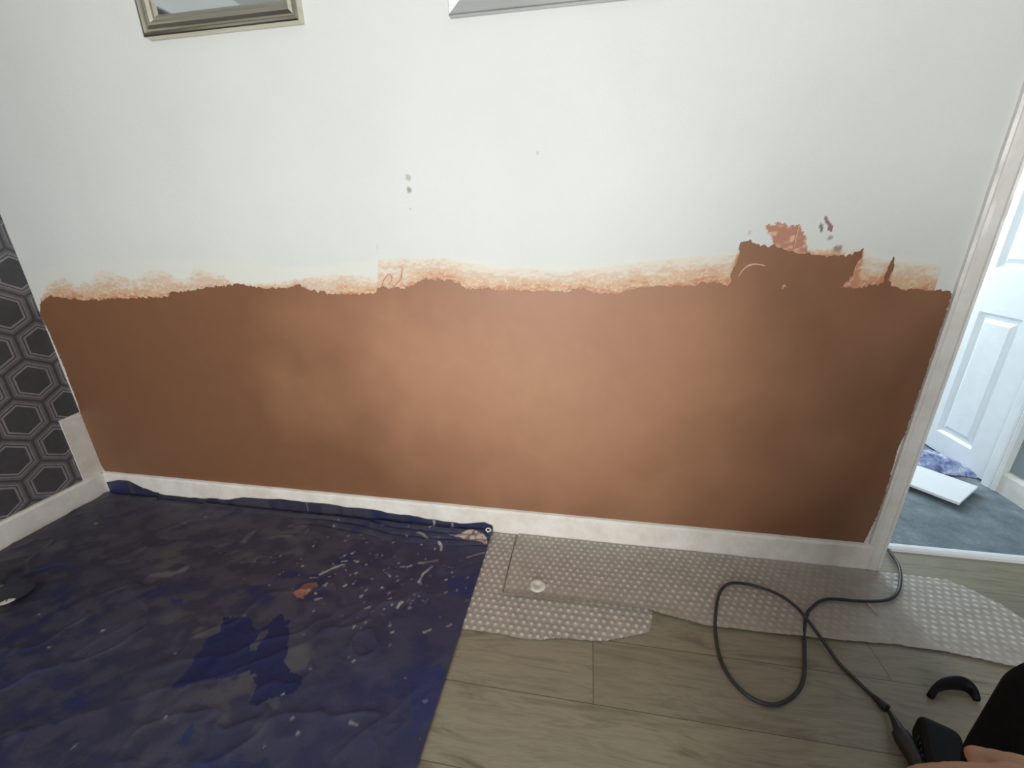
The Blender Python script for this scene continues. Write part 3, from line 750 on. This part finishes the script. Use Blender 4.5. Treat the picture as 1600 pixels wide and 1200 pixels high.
# --- curved black strap further right
sp_px = [(1452,1090),(1462,1078),(1480,1074),(1500,1075),(1516,1083),(1526,1096)]
vs = []; fs = []
pp = smooth_path([P(u, v, 2, .004) for u, v in sp_px], 6)
hs = [.014+.022*math.sin(math.pi*i/(len(pp)-1)) for i in range(len(pp))]
for i, p in enumerate(pp):
    t = (pp[min(i+1, len(pp)-1)]-pp[max(i-1, 0)]).normalized(); nn = V((-t.y, t.x, 0))
    for (o, z) in ((-.006, 0), (-.008, hs[i]*.7), (-.002, hs[i]), (.004, hs[i]), (.006, hs[i]*.6), (.006, 0)): vs.append(p+nn*o+V((0, 0, z)))
for i in range(len(pp)-1):
    for k in range(6): fs.append((i*6+k, i*6+(k+1) % 6, (i+1)*6+(k+1) % 6, (i+1)*6+k))
fs += [tuple(range(6))[::-1], tuple((len(pp)-1)*6+k for k in range(6))]
stp = mesh_obj('rubber_strap', vs, fs, m_blackp, None, True)
tag(stp, 'short curved black rubber strap standing on edge on the plank floor', 'strap')

# =================================================================== trowel on the dust sheet at the left edge
tr = empty('plastering_trowel', (.268, -.562, .014), math.radians(-9))
bm = bmesh.new(); bw, bh = .15, .045
pts = []
for (cx, cy, a0_) in ((bw-.03, bh-.03, 0), (-bw-.03+.06, bh-.03, 90), (-bw+.03, -bh+.03, 180), (bw-.03, -bh+.03, 270)):
    for k in range(7):
        a = math.radians(a0_+k*15); pts.append((cx+.03*math.cos(a), cy+.03*math.sin(a)))
bo_ = poly_slab('blade', pts, .016, .0185, m_trowel, tr)
sh = [(.12+.0285*math.cos(math.radians(q_)), -.015+.0285*math.sin(math.radians(q_))) for q_ in range(-88, 16, 8)]
sh += [(.12+(.012+.006*math.sin(q_*.13))*math.cos(math.radians(q_)), -.017+(.012+.006*math.sin(q_*.13))*math.sin(math.radians(q_))) for q_ in range(14, -90, -10)]
poly_slab('plaster_residue', [(p.x, p.y) for p in ragged(sh, .004, .0025, 6, 150)], .0185, .0205, m_chalk, tr)['label'] = 'dried white plaster on the blade tip'
tube('handle', [V((-.085, 0, .062)), V((-.05, 0, .066)), V((-.01, 0, .066)), V((.028, 0, .062))], .013, m_black, tr, 14)
bm = bmesh.new(); add_box(bm, (-.075, -.008, .0185), (-.055, .008, .062)); add_box(bm, (.015, -.008, .0185), (.03, .008, .062)); add_box(bm, (-.12, -.010, .0185), (.035, .010, .022))
bm_obj('handle_mount', bm, m_steel, tr, bevel=.002)
tag(tr, 'dark plastering trowel with white residue, lying on the blue dust sheet at the left edge', 'trowel')

# =================================================================== wall frames
def frame(name, x0, x1, z0, z1, prof, mat, back_mat, label, cat, glass_name, glass_in, gd):
    root = empty(name, ((x0+x1)/2, 0, z0)); w = (x1-x0)/2; h = z1-z0
    # prof: list of (inset, depth toward room)
    sides = [((-w, 0), (w, 0), (1, 1), (-1, 1)), ]
    for sname in ('bottom', 'top', 'left', 'right'):
        bm = bmesh.new(); A = []; Bv = []
        for ins, d in prof:
            if sname == 'bottom': a = (-w+ins, -d, ins); b = (w-ins, -d, ins)
            elif sname == 'top': a = (-w+ins, -d, h-ins); b = (w-ins, -d, h-ins)
            elif sname == 'left': a = (-w+ins, -d, ins); b = (-w+ins, -d, h-ins)
            else: a = (w-ins, -d, ins); b = (w-ins, -d, h-ins)
            A.append(bm.verts.new(a)); Bv.append(bm.verts.new(b))
        n = len(prof)
        for i in range(n):
            j = (i+1) % n; bm.faces.new((A[i], A[j], Bv[j], Bv[i]))
        bm.faces.new(A); bm.faces.new(Bv[::-1])
        bm_obj('frame_rail', bm, mat, root)
    g_ = box(glass_name, (-w+glass_in, -gd, glass_in), (w-glass_in, -gd+.003, h-glass_in), back_mat, root)
    tag(root, label, cat); return root
YB = -.0005
pr1 = [(0, .001), (0, .026), (.003, .029), (.008, .029), (.013, .024), (.018, .023), (.026, .027), (.032, .026), (.040, .020), (.046, .019), (.054, .012), (.054, .001)]
frame('wall_mirror', .838, 1.343, 1.655, 2.155, pr1, m_champ, m_mirror, 'mirror in a stepped champagne metallic frame, hung at the upper left of the white wall', 'mirror', 'mirror_glass', .052, .012)
pr2 = [(0, .001), (0, .017), (.002, .020), (.030, .016), (.034, .010), (.034, .001)]
m_pic = simple('pale_print', (.62, .64, .66, 1), .5, var=.3, scale=8)
frame('picture_frame', 1.766, 2.30, 1.633, 2.10, pr2, m_silver, m_pic, 'slim silver picture frame at the top centre, cut by the photo edge', 'picture frame', 'print', .032, .009)

# =================================================================== photographer squatting behind and right of the lens
def ball(bm, c, r, M=None, seg=20):
    r = r if isinstance(r, tuple) else (r, r, r)
    mt = Matrix.Translation(c) @ (M or Matrix.Identity(4)) @ Matrix.Diagonal((*r, 1))
    bmesh.ops.create_uvsphere(bm, u_segments=seg, v_segments=seg//2+2, radius=1, matrix=mt)
def limb(bm, pts, seg=18):
    """closed tapered chain: spheres joined by truncated cones; everything fuses in the voxel remesh"""
    for (p, ra) in pts: ball(bm, p, ra, seg=seg)
    for (p, ra), (q, rb) in zip(pts[:-1], pts[1:]):
        d = q-p; L_ = d.length
        if L_ < 1e-5: continue
        mt = Matrix.Translation((p+q)/2) @ d.to_track_quat('Z', 'Y').to_matrix().to_4x4()
        bmesh.ops.create_cone(bm, cap_ends=True, segments=seg, radius1=ra, radius2=rb, depth=L_, matrix=mt)
def fuse(name, bm, mat, parent, voxel=.005, it=4):
    me = bpy.data.meshes.new(name); bm.to_mesh(me); bm.free(); me.materials.append(mat)
    o = bpy.data.objects.new(name, me); C.objects.link(o); o.parent = parent
    rm = o.modifiers.new('remesh', 'REMESH'); rm.mode = 'VOXEL'; rm.voxel_size = voxel; rm.use_smooth_shade = True
    sm = o.modifiers.new('smooth', 'SMOOTH'); sm.factor = .5; sm.iterations = it
    return o
person = empty('person', (2.60, -1.34, 0))
po = V(person.location)
L = lambda *p: V(p)-po
KN_R = P(1698, 1140, 2, .46)-po; SH_R = P(1612, 1235, 2, .31)-po; AN_R = L(2.82, -.99, .10)
KN_L = L(2.45, -1.02, .085); SH_L = L(2.48, -1.20, .075); AN_L = L(2.50, -1.42, .06)
HIP_R, HIP_L = L(2.71, -1.30, .34), L(2.52, -1.32, .34)
SHO_R, SHO_L = L(2.77, -1.36, .85), L(2.41, -1.38, .85)
EL_R, WR_R = L(2.86, -1.20, .66), L(2.592, -1.070, .666)
EL_L, WR_L = L(2.27, -1.47, .68), L(2.18, -1.43, .92)
SP = [(L(2.62, -1.34, .36), .10), (L(2.62, -1.35, .50), .095), (L(2.60, -1.36, .66), .105), (L(2.59, -1.36, .78), .10)]
HC = L(2.545, -1.365, 1.085)                        # centre of the head
hf = V((-.45, .85, -.18)).normalized(); hs2 = V((.88, .47, 0)).normalized(); hu = hs2.cross(hf).normalized()
HM = Matrix((hs2, hf, hu)).transposed().to_4x4()
hp = lambda x, y, z: HC+hs2*x+hf*y+hu*z
bm = bmesh.new()
limb(bm, SP); limb(bm, [(SHO_R, .052), (L(2.59, -1.36, .83), .075), (SHO_L, .052)])
ball(bm, L(2.62, -1.33, .35), (.155, .11, .09)); ball(bm, L(2.595, -1.35, .75), (.165, .105, .12))
limb(bm, [(L(2.59, -1.36, .86), .062), (L(2.575, -1.37, .95), .054), (hp(0, -.02, -.06), .054)])
# head: cranium, jaw, cheeks, nose, lips, brow, ears
ball(bm, hp(0, -.012, .02), (.077, .096, .098), HM); ball(bm, hp(0, .028, -.045), (.058, .058, .066), HM); ball(bm, hp(0, .066, -.088), (.024, .020, .018), HM)
for sx in (-1, 1):
    ball(bm, hp(sx*.036, .055, -.022), (.026, .024, .026), HM); ball(bm, hp(sx*.079, -.010, -.008), (.009, .018, .031), HM)
    ball(bm, hp(sx*.031, .076, .032), (.024, .010, .008), HM)
limb(bm, [(hp(0, .082, .022), .008), (hp(0, .096, -.008), .010), (hp(0, .104, -.022), .0125)], 12)
for sx in (-1, 1): ball(bm, hp(sx*.010, .094, -.025), .008)
ball(bm, hp(0, .086, -.050), (.022, .008, .005), HM); ball(bm, hp(0, .084, -.060), (.019, .009, .006), HM)
# arms and legs
limb(bm, [(SHO_R, .050), (SHO_R.lerp(EL_R, .5), .045), (EL_R, .038), (EL_R.lerp(WR_R, .3), .041), (WR_R, .026)])
limb(bm, [(SHO_L, .050), (SHO_L.lerp(EL_L, .5), .045), (EL_L, .038), (EL_L.lerp(WR_L, .3), .041), (WR_L, .026)])
limb(bm, [(HIP_R, .092), (HIP_R.lerp(KN_R, .5), .075), (KN_R, .056), (SH_R, .055), (AN_R, .036), (AN_R+V((0, .02, -.04)), .034)])
limb(bm, [(HIP_L, .092), (HIP_L.lerp(KN_L, .5), .075), (KN_L, .055), (SH_L, .053), (AN_L, .035)])
def hand(bm, wr, hd, hn, side, curl):
    """wr wrist, hd towards the fingertips, hn back of the hand, side +1/-1 where the thumb leaves"""
    hd = hd.normalized(); hs_ = hn.cross(hd).normalized()*side; hn = hd.cross(hs_).normalized()*side
    for o_, w_ in ((.020, .026), (.045, .034), (.068, .038)):
        limb(bm, [(wr+hd*o_+hs_*w_*.75, .0135), (wr+hd*o_-hs_*w_*.75, .0130)], 14)
    limb(bm, [(wr, .024), (wr+hd*.035, .017), (wr+hd*.070, .015)], 14)
    for fi, (off, ln, rr) in enumerate(((.030, .074, .0088), (.0105, .083, .0092), (-.0095, .077, .0088), (-.029, .060, .0078))):
        q = wr+hd*(.078 if fi in (1, 2) else .073)+hs_*off; ch = [(q-hd*.012, rr*1.25), (q, rr*1.12)]
        for si, fr in enumerate((.46, .31, .23)):
            a_ = curl*(.35+.75*si)*(1+.08*fi); q = q+(hd*math.cos(a_)-hn*math.sin(a_)+hs_*off*1.2).normalized()*ln*fr
            ch.append((q, rr*(1-.07*(si+1))))
        limb(bm, ch, 12)
    t0 = wr+hd*.022+hs_*.022; t1 = t0+(hd*.72+hs_*.75-hn*.25).normalized()*.036; t2 = t1+(hd*.9+hs_*.35-hn*.25).normalized()*.030
    limb(bm, [(t0, .014), (t1, .0108), (t2, .0092)], 12)
hand(bm, WR_R, V((-1, .06, -.10)), V((.0, .1, 1)), -1, .38)
hand(bm, WR_L, V((-.10, .22, 1)), V((-.4, -1, .15)), 1, .55)
fuse('body', bm, m_skin, person, .0042, 3)
bm = bmesh.new()                                   # loose black trousers
limb(bm, [(L(2.62, -1.34, .40), .118), (L(2.62, -1.34, .34), .125)]); ball(bm, L(2.62, -1.33, .35), (.175, .13, .105))
limb(bm, [(HIP_R, .108), (HIP_R.lerp(KN_R, .5), .094), (KN_R, .080), (SH_R, .074), (AN_R+V((0, 0, .03)), .058)])
limb(bm, [(HIP_L, .108), (HIP_L.lerp(KN_L, .5), .090), (KN_L, .072), (SH_L, .068), (AN_L, .052)])
fuse('trousers', bm, m_black_cloth, person, .006, 4)
bm = bmesh.new()                                   # black short-sleeved shirt
limb(bm, [(p, rr+.018) for p, rr in SP]); limb(bm, [(SHO_R, .068), (L(2.59, -1.36, .82), .090), (SHO_L, .068)])
ball(bm, L(2.595, -1.35, .75), (.180, .120, .130)); limb(bm, [(L(2.62, -1.34, .42), .128), (L(2.62, -1.35, .50), .116)])
for a_, b_ in ((SHO_R, EL_R), (SHO_L, EL_L)): limb(bm, [(a_, .066), (a_.lerp(b_, .55), .062)])
fuse('shirt', bm, m_black_cloth, person, .006, 3)
bm = bmesh.new()
ball(bm, hp(0, -.028, .032), (.085, .094, .098), HM); ball(bm, hp(0, -.050, -.01), (.078, .062, .07), HM)
fuse('hair', bm, m_hair, person, .004, 2)
m_eye = simple('eye_white', (.7, .7, .68, 1), .2, var=.02)
for sx in (-1, 1):
    bm = bmesh.new(); ball(bm, hp(sx*.031, .068, .016), .0125); e_ = bm_obj('eye', bm, m_eye, person, True)
    bm = bmesh.new(); ball(bm, hp(sx*.031, .0775, .016), .0055); bm_obj('iris', bm, m_black, e_, True)
for a_, dx in ((AN_R, V((0, 1, 0))), (AN_L, V((.1, -1, 0)).normalized())):
    p = V((a_.x, a_.y, 0)); s_ = dx.cross(V((0, 0, 1)))
    prof = [(-.07, .030, .075), (-.03, .036, .09), (.04, .040, .075), (.12, .046, .055), (.17, .040, .042), (.195, .018, .025)]
    vs = []; fs = []
    for t_, w_, h_ in prof:
        c0 = p+dx*t_
        for k in range(12):
            an = 2*math.pi*k/12; vs.append(c0+s_*w_*math.cos(an)+V((0, 0, max(.5*h_+.5*h_*math.sin(an), .002))))
    for i in range(len(prof)-1):
        for k in range(12): fs.append((i*12+k, i*12+(k+1) % 12, (i+1)*12+(k+1) % 12, (i+1)*12+k))
    fs += [tuple(range(12))[::-1], tuple((len(prof)-1)*12+k for k in range(12))]
    mesh_obj('shoe', vs, fs, m_black, person, True)
tag(person, 'person squatting in black clothes at the lower right, bare hand held low', 'person')
bpy.context.view_layer.update()
